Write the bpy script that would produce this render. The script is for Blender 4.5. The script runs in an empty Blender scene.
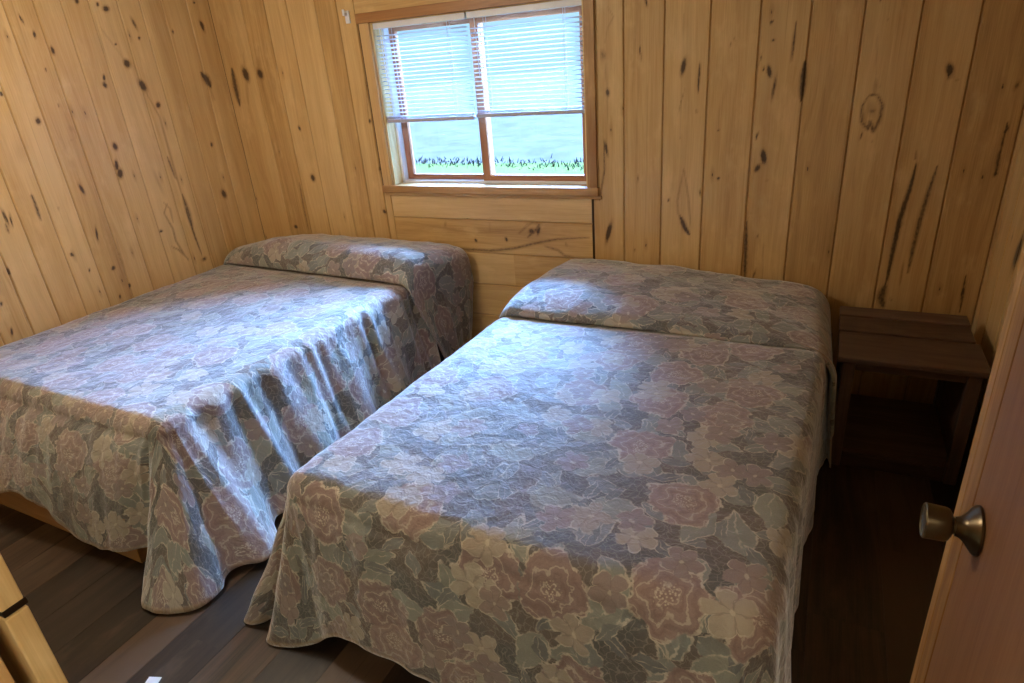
import bpy, bmesh, math, random
import numpy as np
from mathutils import Vector, Matrix, noise
random.seed(7)
SC = bpy.context.scene
COL = SC.collection

def lin(r, g, b):
    def f(c):
        c /= 255.0
        return c / 12.92 if c <= .04045 else ((c + .055) / 1.055) ** 2.4
    return (f(r), f(g), f(b), 1.0)

# ---------------------------------------------------------------- node helper
class G:
    def __init__(s, name, rough=.6, spec=.5):
        s.m = bpy.data.materials.new(name); s.m.use_nodes = True
        s.t = s.m.node_tree; s.n = s.t.nodes; s.l = s.t.links
        s.b = s.n['Principled BSDF']; s.out = s.n['Material Output']
        s.b.inputs['Roughness'].default_value = rough
        s.b.inputs['Specular IOR Level'].default_value = spec
    def put(s, sock, v):
        if v is None: return
        if isinstance(v, bpy.types.NodeSocket): s.l.new(v, sock)
        else:
            if sock.type in ('VECTOR',) and isinstance(v, (int, float)): v = (v, v, v)
            sock.default_value = v
    def M(s, op, a, b=None, c=None, clamp=False):
        n = s.n.new('ShaderNodeMath'); n.operation = op; n.use_clamp = clamp
        s.put(n.inputs[0], a); s.put(n.inputs[1], b); s.put(n.inputs[2], c)
        return n.outputs[0]
    def V(s, op, a, b=None, out=0):
        n = s.n.new('ShaderNodeVectorMath'); n.operation = op
        s.put(n.inputs[0], a)
        if op == 'SCALE': s.put(n.inputs['Scale'], b)
        else: s.put(n.inputs[1], b)
        return n.outputs['Value'] if op in ('LENGTH', 'DISTANCE', 'DOT_PRODUCT') else n.outputs[0]
    def mix(s, f, a, b, mode='MIX'):
        n = s.n.new('ShaderNodeMix'); n.data_type = 'RGBA'; n.blend_type = mode
        s.put(n.inputs[0], f); s.put(n.inputs[6], a); s.put(n.inputs[7], b)
        return n.outputs[2]
    def ramp(s, f, stops, interp='LINEAR'):
        n = s.n.new('ShaderNodeValToRGB'); n.color_ramp.interpolation = interp
        e = n.color_ramp.elements
        while len(e) < len(stops): e.new(.5)
        for i, (p, c) in enumerate(stops): e[i].position = p; e[i].color = c
        s.put(n.inputs[0], f); return n.outputs[0]
    def smooth(s, v, lo, hi):
        n = s.n.new('ShaderNodeMapRange'); n.interpolation_type = 'SMOOTHSTEP'
        s.put(n.inputs[0], v); s.put(n.inputs[1], lo); s.put(n.inputs[2], hi)
        return n.outputs[0]
    def noise(s, v, scale, detail=3, rough=.55, dist=0, dims='3D', color=False):
        n = s.n.new('ShaderNodeTexNoise'); n.noise_dimensions = dims
        s.put(n.inputs['Vector'], v); s.put(n.inputs['Scale'], scale)
        n.inputs['Detail'].default_value = detail; n.inputs['Roughness'].default_value = rough
        n.inputs['Distortion'].default_value = dist
        return n.outputs['Color'] if color else n.outputs[0]
    def vor(s, v, scale, feature='F1', rand=1.0, dims='2D'):
        n = s.n.new('ShaderNodeTexVoronoi'); n.voronoi_dimensions = dims; n.feature = feature
        s.put(n.inputs['Vector'], v); s.put(n.inputs['Scale'], scale)
        n.inputs['Randomness'].default_value = rand
        return n
    def uv(s): return s.n.new('ShaderNodeTexCoord').outputs['UV']
    def obj(s): return s.n.new('ShaderNodeTexCoord').outputs['Object']
    def attr(s, name):
        n = s.n.new('ShaderNodeAttribute'); n.attribute_name = name
        return n.outputs['Color']
    def sep(s, v):
        n = s.n.new('ShaderNodeSeparateXYZ'); s.put(n.inputs[0], v); return n.outputs
    def comb(s, x, y, z=0.0):
        n = s.n.new('ShaderNodeCombineXYZ'); s.put(n.inputs[0], x); s.put(n.inputs[1], y); s.put(n.inputs[2], z)
        return n.outputs[0]
    def base(s, c): s.put(s.b.inputs['Base Color'], c); return s
    def rough(s, c): s.put(s.b.inputs['Roughness'], c); return s
    def bump(s, h, strength=.3, dist=.01):
        n = s.n.new('ShaderNodeBump'); n.inputs['Strength'].default_value = strength
        n.inputs['Distance'].default_value = dist
        s.put(n.inputs['Height'], h); s.l.new(n.outputs[0], s.b.inputs['Normal']); return s

# ---------------------------------------------------------------- materials
def wood_mat(name, light, mid, dark, knot=(60, 34, 18), rough=.42, spec=.4, grain=1.0, random_knots=True, planks=True, bumpy=.12, tone=.32):
    g = G(name, rough, spec)
    uv = g.uv(); x, y, _ = g.sep(uv)
    if planks:
        at = g.attr('pl'); r1, r2, dk = g.sep(at)
    else:
        oi = g.n.new('ShaderNodeObjectInfo').outputs['Random']; r1 = oi; r2 = g.M('FRACT', g.M('MULTIPLY', oi, 7.3)); dk = 0.0
    off = g.M('MULTIPLY', r1, 37.0)
    # long figure, warped along the plank
    w = g.noise(g.comb(g.M('MULTIPLY', x, 5.0), g.M('MULTIPLY', y, 1.1), off), 1.0, 2, .5)
    xs = g.M('ADD', g.M('MULTIPLY', x, 34.0), g.M('MULTIPLY', w, 5.0))
    fig = g.noise(g.comb(xs, g.M('MULTIPLY', y, 1.3), off), 1.0, 4, .6)
    fine = g.noise(g.comb(g.M('MULTIPLY', x, 260.0), g.M('MULTIPLY', y, 6.0), off), 1.0, 3, .6)
    broad = g.noise(g.comb(g.M('MULTIPLY', x, 7.0), g.M('MULTIPLY', y, .8), g.M('ADD', off, 5.0)), 1.0, 2, .5)
    f = g.M('ADD', g.M('ADD', g.M('MULTIPLY', fig, .62 * grain), g.M('MULTIPLY', fine, .32)), g.M('MULTIPLY', broad, .42))
    f = g.M('ADD', f, g.M('MULTIPLY', g.M('SUBTRACT', r2, .5), tone))
    c = g.ramp(f, [(.42, lin(*light)), (.66, lin(*mid)), (.94, lin(*dark))])
    cl = g.noise(g.comb(g.M('MULTIPLY', x, 9.0), g.M('MULTIPLY', y, 4.0), g.M('ADD', off, 3.0)), 1.0, 4, .65)
    c = g.mix(g.M('MULTIPLY', g.smooth(cl, .52, .75), .38), c, lin(*[min(255, v + 16) for v in light]))
    c = g.mix(g.M('MULTIPLY', g.smooth(cl, .46, .28), .0), c, lin(*dark))
    # sparse mineral streaks
    st = g.noise(g.comb(g.M('MULTIPLY', x, 60.0), g.M('MULTIPLY', y, .9), g.M('ADD', off, 11.0)), 1.0, 2, .5)
    c = g.mix(g.M('MULTIPLY', g.smooth(st, .70, .80), .45), c, lin(*dark))
    if random_knots:
        vv = g.comb(g.M('ADD', g.M('MULTIPLY', x, 16.0), g.M('MULTIPLY', off, 3.1)), g.M('MULTIPLY', y, 5.0))
        vo = g.vor(vv, 1.0, rand=.95)
        kr = g.sep(vo.outputs['Color'])
        dd = g.M('ADD', vo.outputs['Distance'], g.M('MULTIPLY', g.M('SUBTRACT', g.noise(uv, 90.0, 2), .5), .08))
        pick = g.M('GREATER_THAN', kr[0], .93)
        k = g.M('MULTIPLY', g.M('SUBTRACT', 1.0, g.smooth(dd, .015, .06)), pick)
        halo = g.M('MULTIPLY', g.M('SUBTRACT', 1.0, g.smooth(dd, .05, .26)), pick)
        c = g.mix(g.M('MULTIPLY', halo, .35), c, lin(*dark))
        c = g.mix(g.M('MULTIPLY', k, .8), c, lin(*knot))
    if planks:
        nz = g.M('MULTIPLY', g.M('SUBTRACT', g.noise(g.comb(g.M('MULTIPLY', x, 150.0), g.M('MULTIPLY', y, 60.0), 0.0), 1.0, 3), .5), .5)
        d2 = g.M('ADD', dk, g.M('MULTIPLY', nz, g.smooth(dk, .03, .3)))
        c = g.mix(g.M('MULTIPLY', g.smooth(dk, .04, .5), .42), c, lin(*dark))
        c = g.mix(g.M('MULTIPLY', g.smooth(d2, .38, .85), .88), c, lin(*knot))
    g.base(c)
    g.rough(g.M('ADD', rough - .06, g.M('MULTIPLY', fig, .14)))
    g.bump(g.M('ADD', fine, g.M('MULTIPLY', fig, .6)), bumpy, .002)
    return g.m

M_PINE = wood_mat('knotty_pine', (214, 180, 124), (193, 155, 98), (142, 104, 56), knot=(44, 26, 16), rough=.40, grain=.7, tone=.22)
M_PINE_TRIM = wood_mat('pine_trim', (212, 178, 122), (194, 154, 100), (150, 108, 64), random_knots=False, planks=False, rough=.42)
M_PALE = wood_mat('pale_raw_pine', (238, 220, 168), (226, 200, 142), (186, 150, 94), random_knots=False, planks=False, rough=.5)
M_HEAD = wood_mat('stained_head_trim', (176, 126, 74), (152, 104, 58), (108, 70, 36), random_knots=False, planks=False, rough=.42)
M_SASH = wood_mat('sash_wood', (176, 122, 84), (150, 98, 64), (105, 62, 38), random_knots=False, planks=False, rough=.42)
M_DARKWOOD = wood_mat('dark_walnut_stain', (104, 80, 64), (76, 56, 44), (44, 31, 24), knot=(10, 6, 4), random_knots=False, planks=False, rough=.42, tone=.25)
M_DOOR = wood_mat('door_veneer', (146, 104, 66), (128, 88, 54), (104, 70, 42), random_knots=False, planks=False, rough=.48, grain=.7)
M_STILE = wood_mat('door_edge_board', (212, 172, 108), (190, 148, 88), (140, 98, 52), random_knots=False, planks=False, rough=.48)
M_BASE = wood_mat('bed_base_board', (170, 122, 70), (148, 100, 54), (112, 70, 36), random_knots=False, planks=False, rough=.5)
M_FLOOR = wood_mat('dark_vinyl_plank', (78, 60, 45), (42, 33, 26), (20, 16, 13), knot=(24, 18, 15), random_knots=False, rough=.36, spec=.5, tone=.62, bumpy=.08)

def plain(name, rgb, rough=.5, metal=0.0, spec=.5, var=.06, scale=30):
    g = G(name, rough, spec)
    n = g.noise(g.obj(), scale, 3)
    c = lin(*rgb)
    g.base(g.mix(n, tuple(v * (1 - var) for v in c[:3]) + (1,), tuple(min(1, v * (1 + var)) for v in c[:3]) + (1,)))
    g.b.inputs['Metallic'].default_value = metal
    return g
M_WHITE = plain('white_vinyl', (222, 222, 222), .4).m
M_CEIL = plain('ceiling_paint', (206, 190, 165), .8).m
M_MATT = plain('mattress_ticking', (190, 190, 188), .85).m
M_RAILDARK = plain('dark_painted_board', (40, 36, 36), .6).m
M_PAPER = plain('white_paper', (225, 222, 215), .8).m
M_BRASS = plain('antique_brass', (112, 104, 82), .32, 1.0).m
M_BRONZE = plain('dark_bronze', (92, 80, 62), .28, 1.0).m
M_CORD = plain('cord', (205, 205, 208), .7).m
M_STEEL = plain('latch_steel', (60, 48, 36), .4, .8).m
g = plain('rail_grey', (176, 172, 182), .45); M_RAIL = g.m
# slats: thin painted metal that lets a little light glow at the edges
g = G('blind_slat', .45); g.base(lin(232, 232, 236)); M_SLAT = g.m
tl = g.n.new('ShaderNodeBsdfTranslucent'); tl.inputs['Color'].default_value = lin(235, 235, 238)
mx = g.n.new('ShaderNodeMixShader'); mx.inputs[0].default_value = .5
g.l.new(g.b.outputs[0], mx.inputs[1]); g.l.new(tl.outputs[0], mx.inputs[2]); g.l.new(mx.outputs[0], g.out.inputs[0])
# window glass: clear, with a real reflection
g = G('window_glass', .02)
tr = g.n.new('ShaderNodeBsdfTransparent'); gl = g.n.new('ShaderNodeBsdfGlossy'); gl.inputs['Roughness'].default_value = .02
fr = g.n.new('ShaderNodeFresnel'); fr.inputs['IOR'].default_value = 1.45
mx = g.n.new('ShaderNodeMixShader'); g.l.new(fr.outputs[0], mx.inputs[0]); g.l.new(tr.outputs[0], mx.inputs[1]); g.l.new(gl.outputs[0], mx.inputs[2])
g.l.new(mx.outputs[0], g.out.inputs[0]); M_GLASS = g.m
g = G('lamp_glass', .4); g.base(lin(250, 240, 220)); g.b.inputs['Emission Color'].default_value = lin(255, 220, 170); g.b.inputs['Emission Strength'].default_value = 2.0; M_LAMP = g.m
g = G('lawn_grass', .9, 0.0); n = g.noise(g.obj(), 2.5, 6, .7); n2 = g.noise(g.obj(), 14.0, 4, .7)
g.base(g.ramp(g.M('ADD', g.M('MULTIPLY', n, .6), g.M('MULTIPLY', n2, .4)), [(.35, lin(44, 49, 27)), (.65, lin(60, 62, 31))])); M_GRASS = g.m
g = G('dark_gravel', .95, 0.0); n = g.noise(g.obj(), 1.2, 6, .7)
g.base(g.ramp(n, [(.3, lin(44, 40, 37)), (.7, lin(58, 53, 47))])); M_GRAVEL = g.m
g = G('shore_reeds', .9, 0.0); n = g.noise(g.obj(), 5.0, 5, .7)
g.base(g.ramp(n, [(.3, lin(24, 30, 26)), (.7, lin(40, 46, 38))])); M_REED = g.m

# ---- floral bedspread
def spread_mat():
    g = G('floral_bedspread', .62, .35)
    uv0 = g.uv()
    wn = g.noise(uv0, 16.0, 3, .55, color=True)
    brk = g.smooth(g.noise(uv0, 26.0, 3, .6), .38, .58)
    uv = g.V('ADD', uv0, g.V('SCALE', g.V('SUBTRACT', wn, .5), .05))
    fn = g.noise(uv0, 70.0, 3, .6)
    def cell(scale, off, rand=.75):
        v = g.V('ADD', g.V('SCALE', uv, scale), (off, off * 1.7, 0))
        vo = g.vor(v, 1.0, rand=rand)
        d = g.V('SUBTRACT', v, vo.outputs['Position'])
        x, y, _ = g.sep(d)
        c = g.sep(vo.outputs['Color'])
        r = g.M('SQRT', g.M('ADD', g.M('MULTIPLY', x, x), g.M('MULTIPLY', y, y)))
        a = g.M('ADD', g.M('ARCTAN2', y, x), g.M('MULTIPLY', c[0], 6.283))
        return r, a, c
    def line(v, w): return g.M('MULTIPLY', brk, g.M('SUBTRACT', 1.0, g.smooth(g.M('ABSOLUTE', v), w * .3, w * .85)))
    def inside(v, w=.015): return g.smooth(v, w, -w) if False else g.M('SUBTRACT', 1.0, g.smooth(v, -w, w))
    OUT = lin(200, 190, 168)
    # ground: dark, scratchy leaf hatching
    e = g.vor(g.V('ADD', uv, g.V('SCALE', wn, .03)), 46.0, 'DISTANCE_TO_EDGE')
    ln = g.M('SUBTRACT', 1.0, g.smooth(e.outputs['Distance'], .02, .09))
    big = g.noise(uv0, 5.0, 2, .5)
    c = g.ramp(big, [(.4, lin(68, 71, 70)), (.6, lin(90, 77, 68))])
    c = g.mix(g.M('MULTIPLY', ln, .40), c, lin(158, 156, 138))
    # leaves
    def leaves(c, scale, off, col1, col2, wid, ln_, th):
        r, a, rc = cell(scale, off, .8)
        lx = g.M('MULTIPLY', r, g.M('COSINE', a)); ly = g.M('MULTIPLY', r, g.M('SINE', a))
        q = g.M('DIVIDE', lx, ln_)
        lim = g.M('MULTIPLY', g.M('SUBTRACT', 1.0, g.M('MULTIPLY', q, q)), wid)
        lim = g.M('MULTIPLY', lim, g.M('ADD', .9, g.M('MULTIPLY', q, .35)))
        lim = g.M('ADD', lim, g.M('MULTIPLY', g.M('SUBTRACT', fn, .5), .09))
        e = g.M('SUBTRACT', g.M('ABSOLUTE', ly), lim)
        on = g.M('GREATER_THAN', rc[2], th)
        f = g.M('MULTIPLY', inside(e), on)
        lc = g.mix(rc[1], lin(*col1), lin(*col2))
        vein = g.M('MULTIPLY', line(g.M('SINE', g.M('ADD', g.M('MULTIPLY', lx, 44.0), g.M('MULTIPLY', g.M('ABSOLUTE', ly), -60.0))), .35), .28)
        lc = g.mix(vein, lc, lin(88, 96, 88))
        lc = g.mix(g.M('MULTIPLY', line(ly, .022), .6), lc, OUT)
        c = g.mix(f, c, lc)
        return g.mix(g.M('MULTIPLY', g.M('MULTIPLY', line(e, .032), on), .72), c, OUT)
    c = leaves(c, 8.2, 3.3, (128, 134, 120), (106, 114, 110), .25, .52, .1)
    c = leaves(c, 6.4, 11.9, (138, 142, 126), (120, 126, 120), .27, .50, .3)
    c = leaves(c, 11.0, 7.7, (116, 122, 116), (92, 98, 98), .20, .50, .45)
    # peonies
    r, a, rc = cell(4.1, 6.2, .62)
    R = g.M('ADD', .355, g.M('MULTIPLY', g.M('SINE', g.M('MULTIPLY', a, 7.0)), .022))
    R = g.M('ADD', R, g.M('MULTIPLY', g.M('SINE', g.M('ADD', g.M('MULTIPLY', a, 3.0), g.M('MULTIPLY', rc[1], 9.0))), .03))
    R = g.M('ADD', R, g.M('MULTIPLY', g.M('SUBTRACT', fn, .5), .09))
    e = g.M('SUBTRACT', r, R)
    on = g.M('GREATER_THAN', rc[2], .16)
    pc = g.mix(rc[1], lin(132, 110, 104), lin(150, 126, 116))
    rn = g.noise(uv0, 26.0, 3, .6)
    ring = g.M('ADD', g.M('MULTIPLY', r, 44.0), g.M('ADD', g.M('MULTIPLY', g.M('SINE', g.M('MULTIPLY', a, 5.0)), 1.5), g.M('MULTIPLY', rn, 9.0)))
    sr = g.M('SINE', ring)
    pc = g.mix(g.M('MULTIPLY', g.smooth(sr, -.2, -1.0), .0), pc, OUT)
    pc = g.mix(g.M('MULTIPLY', g.smooth(sr, .80, .98), .55), pc, OUT)
    pc = g.mix(g.M('MULTIPLY', g.M('SUBTRACT', 1.0, g.smooth(sr, -1.0, -.4)), .32), pc, lin(100, 74, 68))
    dots = g.vor(uv0, 120.0)
    cen = g.M('MULTIPLY', g.M('SUBTRACT', 1.0, g.smooth(r, .08, .15)), g.M('SUBTRACT', 1.0, g.smooth(dots.outputs['Distance'], .18, .34)))
    pc = g.mix(g.M('MULTIPLY', cen, .8), pc, OUT)
    c = g.mix(g.M('MULTIPLY', inside(e), on), c, pc)
    c = g.mix(g.M('MULTIPLY', g.M('MULTIPLY', line(e, .022), on), .85), c, OUT)
    # five-petal flowers
    def flower(c, scale, off, c1, c2, th, a0=.2, a1=.2):
        r, a, rc = cell(scale, off, .8)
        pet = g.M('POWER', g.M('ABSOLUTE', g.M('COSINE', g.M('MULTIPLY', a, 2.5))), .6)
        R = g.M('ADD', a0, g.M('MULTIPLY', pet, a1))
        R = g.M('MULTIPLY', R, g.M('ADD', .8, g.M('MULTIPLY', rc[1], .3)))
        R = g.M('ADD', R, g.M('MULTIPLY', g.M('SUBTRACT', fn, .5), .06))
        e = g.M('SUBTRACT', r, R)
        on = g.M('GREATER_THAN', rc[2], th)
        fc = g.mix(g.M('FRACT', g.M('MULTIPLY', rc[1], 5.7)), lin(*c1), lin(*c2))
        fc = g.mix(g.M('MULTIPLY', g.M('SUBTRACT', 1.0, g.smooth(pet, .3, .62)), .5), fc, lin(112, 96, 86))
        fc = g.mix(g.M('MULTIPLY', g.M('SUBTRACT', 1.0, g.smooth(r, .035, .06)), .6), fc, lin(206, 196, 170))
        c = g.mix(g.M('MULTIPLY', inside(e), on), c, fc)
        return g.mix(g.M('MULTIPLY', g.M('MULTIPLY', line(e, .03), on), .75), c, OUT)
    c = flower(c, 6.6, 1.4, (158, 146, 128), (168, 158, 138), .62)
    c = flower(c, 7.6, 8.8, (148, 128, 116), (124, 112, 110), .68)
    # weave
    wv = g.noise(g.V('MULTIPLY', uv0, (420.0, 420.0, 1.0)), 1.0, 2, .7)
    c = g.mix(.16, c, g.mix(wv, lin(60, 58, 58), lin(220, 214, 205)))
    # stitched edge binding
    hem = g.sep(g.attr('hem'))[0]
    c = g.mix(g.M('MULTIPLY', g.smooth(hem, .965, .99), .65), c, lin(170, 142, 108))
    g.base(c)
    q = g.vor(g.V('ADD', uv0, g.V('SCALE', wn, .05)), 24.0, 'SMOOTH_F1')
    pk = g.noise(uv0, 38.0, 3, .6, .6)
    g.bump(g.M('ADD', g.M('MULTIPLY', q.outputs['Distance'], .7), g.M('MULTIPLY', pk, 1.0)), .55, .010)
    g.b.inputs['Sheen Weight'].default_value = .7
    g.b.inputs['Sheen Roughness'].default_value = .42
    return g.m
M_SPREAD = spread_mat()

# ---------------------------------------------------------------- geometry helpers
def link(o, parent=None):
    COL.objects.link(o)
    if parent is not None: o.parent = parent
    return o
def tag(o, label=None, cat=None, group=None, kind=None):
    if label: o['label'] = label
    if cat: o['category'] = cat
    if group: o['group'] = group
    if kind: o['kind'] = kind
    return o
def empty(name, loc, label, cat, group=None):
    o = bpy.data.objects.new(name, None); o.location = loc; o.empty_display_size = .05
    link(o); return tag(o, label, cat, group)
def finish(name, bm, mat, parent=None, smooth=False, origin=None):
    me = bpy.data.meshes.new(name)
    bmesh.ops.recalc_face_normals(bm, faces=bm.faces)
    bm.to_mesh(me); bm.free()
    for m in (mat if isinstance(mat, (list, tuple)) else [mat]): me.materials.append(m)
    if smooth:
        for p in me.polygons: p.use_smooth = True
    o = bpy.data.objects.new(name, me)
    if parent is not None:                     # vertices come in world space; parents are unrotated
        me.transform(Matrix.Translation(-parent_world(parent)))
    elif origin is not None:
        me.transform(Matrix.Translation(-Vector(origin))); o.location = origin
    return link(o, parent)
def parent_world(p):
    v = Vector((0, 0, 0))
    while p is not None: v += p.location; p = p.parent
    return v
def wbox(bm, c, s, ax=2, bev=.002, seg=2, rot=None):
    """box centred c, size s, grain along axis ax; UV in metres (v = along the grain)"""
    uvl = bm.loops.layers.uv.verify()
    b2 = bmesh.new(); bmesh.ops.create_cube(b2, size=1.0)
    for v in b2.verts: v.co = Vector((v.co.x * s[0], v.co.y * s[1], v.co.z * s[2]))
    if bev > 0: bmesh.ops.bevel(b2, geom=b2.edges[:], offset=min(bev, min(s) * .45), segments=seg, profile=.5, affect='EDGES')
    ru, rv = random.random() * 5, random.random() * 5
    oth = [i for i in range(3) if i != ax]
    vm = {}
    for v in b2.verts:
        p = v.co.copy(); q = (rot @ p) if rot else p
        vm[v] = (bm.verts.new(q + Vector(c)), p)
    for f in b2.faces:
        nf = bm.faces.new([vm[v][0] for v in f.verts])
        for l, v in zip(nf.loops, f.verts):
            p = vm[v][1]
            l[uvl].uv = (p[oth[0]] + p[oth[1]] + ru, p[ax] + rv)
    b2.free()
def box_obj(name, c, s, mat, parent=None, ax=2, bev=.002, rot=None):
    bm = bmesh.new(); wbox(bm, c, s, ax, bev, rot=rot); return finish(name, bm, mat, parent)
def lathe(bm, prof, c, axis='z', seg=40):
    """prof = [(r, h)] revolved round axis through c"""
    rings = []
    for r, h in prof:
        ring = []
        for k in range(seg):
            a = 2 * math.pi * k / seg
            u, v = r * math.cos(a), r * math.sin(a)
            p = {'z': (u, v, h), 'x': (h, u, v), 'y': (u, h, v)}[axis]
            ring.append(bm.verts.new(Vector(p) + Vector(c)))
        rings.append(ring)
    for a, b in zip(rings, rings[1:]):
        for k in range(seg): bm.faces.new((a[k], a[(k + 1) % seg], b[(k + 1) % seg], b[k]))
    bm.faces.new(rings[0]); bm.faces.new(rings[-1])
def tube(bm, a, b, r, seg=8):
    a, b = Vector(a), Vector(b); d = (b - a); L = d.length
    q = d.to_track_quat('Z', 'Y')
    r1 = [bm.verts.new(a + q @ Vector((r * math.cos(2 * math.pi * k / seg), r * math.sin(2 * math.pi * k / seg), 0))) for k in range(seg)]
    r2 = [bm.verts.new(v.co + d) for v in r1]
    for k in range(seg): bm.faces.new((r1[k], r1[(k + 1) % seg], r2[(k + 1) % seg], r2[k]))
    bm.faces.new(r1); bm.faces.new(r2)
# light levels
P_ROOM, P_HALL, P_SUN, P_WORLD, EXPOSURE = 40.0, 29.0, 290.0, 1.1, 0.08
# ---------------------------------------------------------------- room dimensions (metres)
XL, XR, YB, YF, ZC = -3.45, .64, 3.08, .178, 2.30
DX0, DX1, DZ = -.60, .272, 2.03                       # doorway in the front wall
WX0, WX1, WZ0, WZ1 = -2.298, -1.095, .976, 1.832       # window opening

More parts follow.
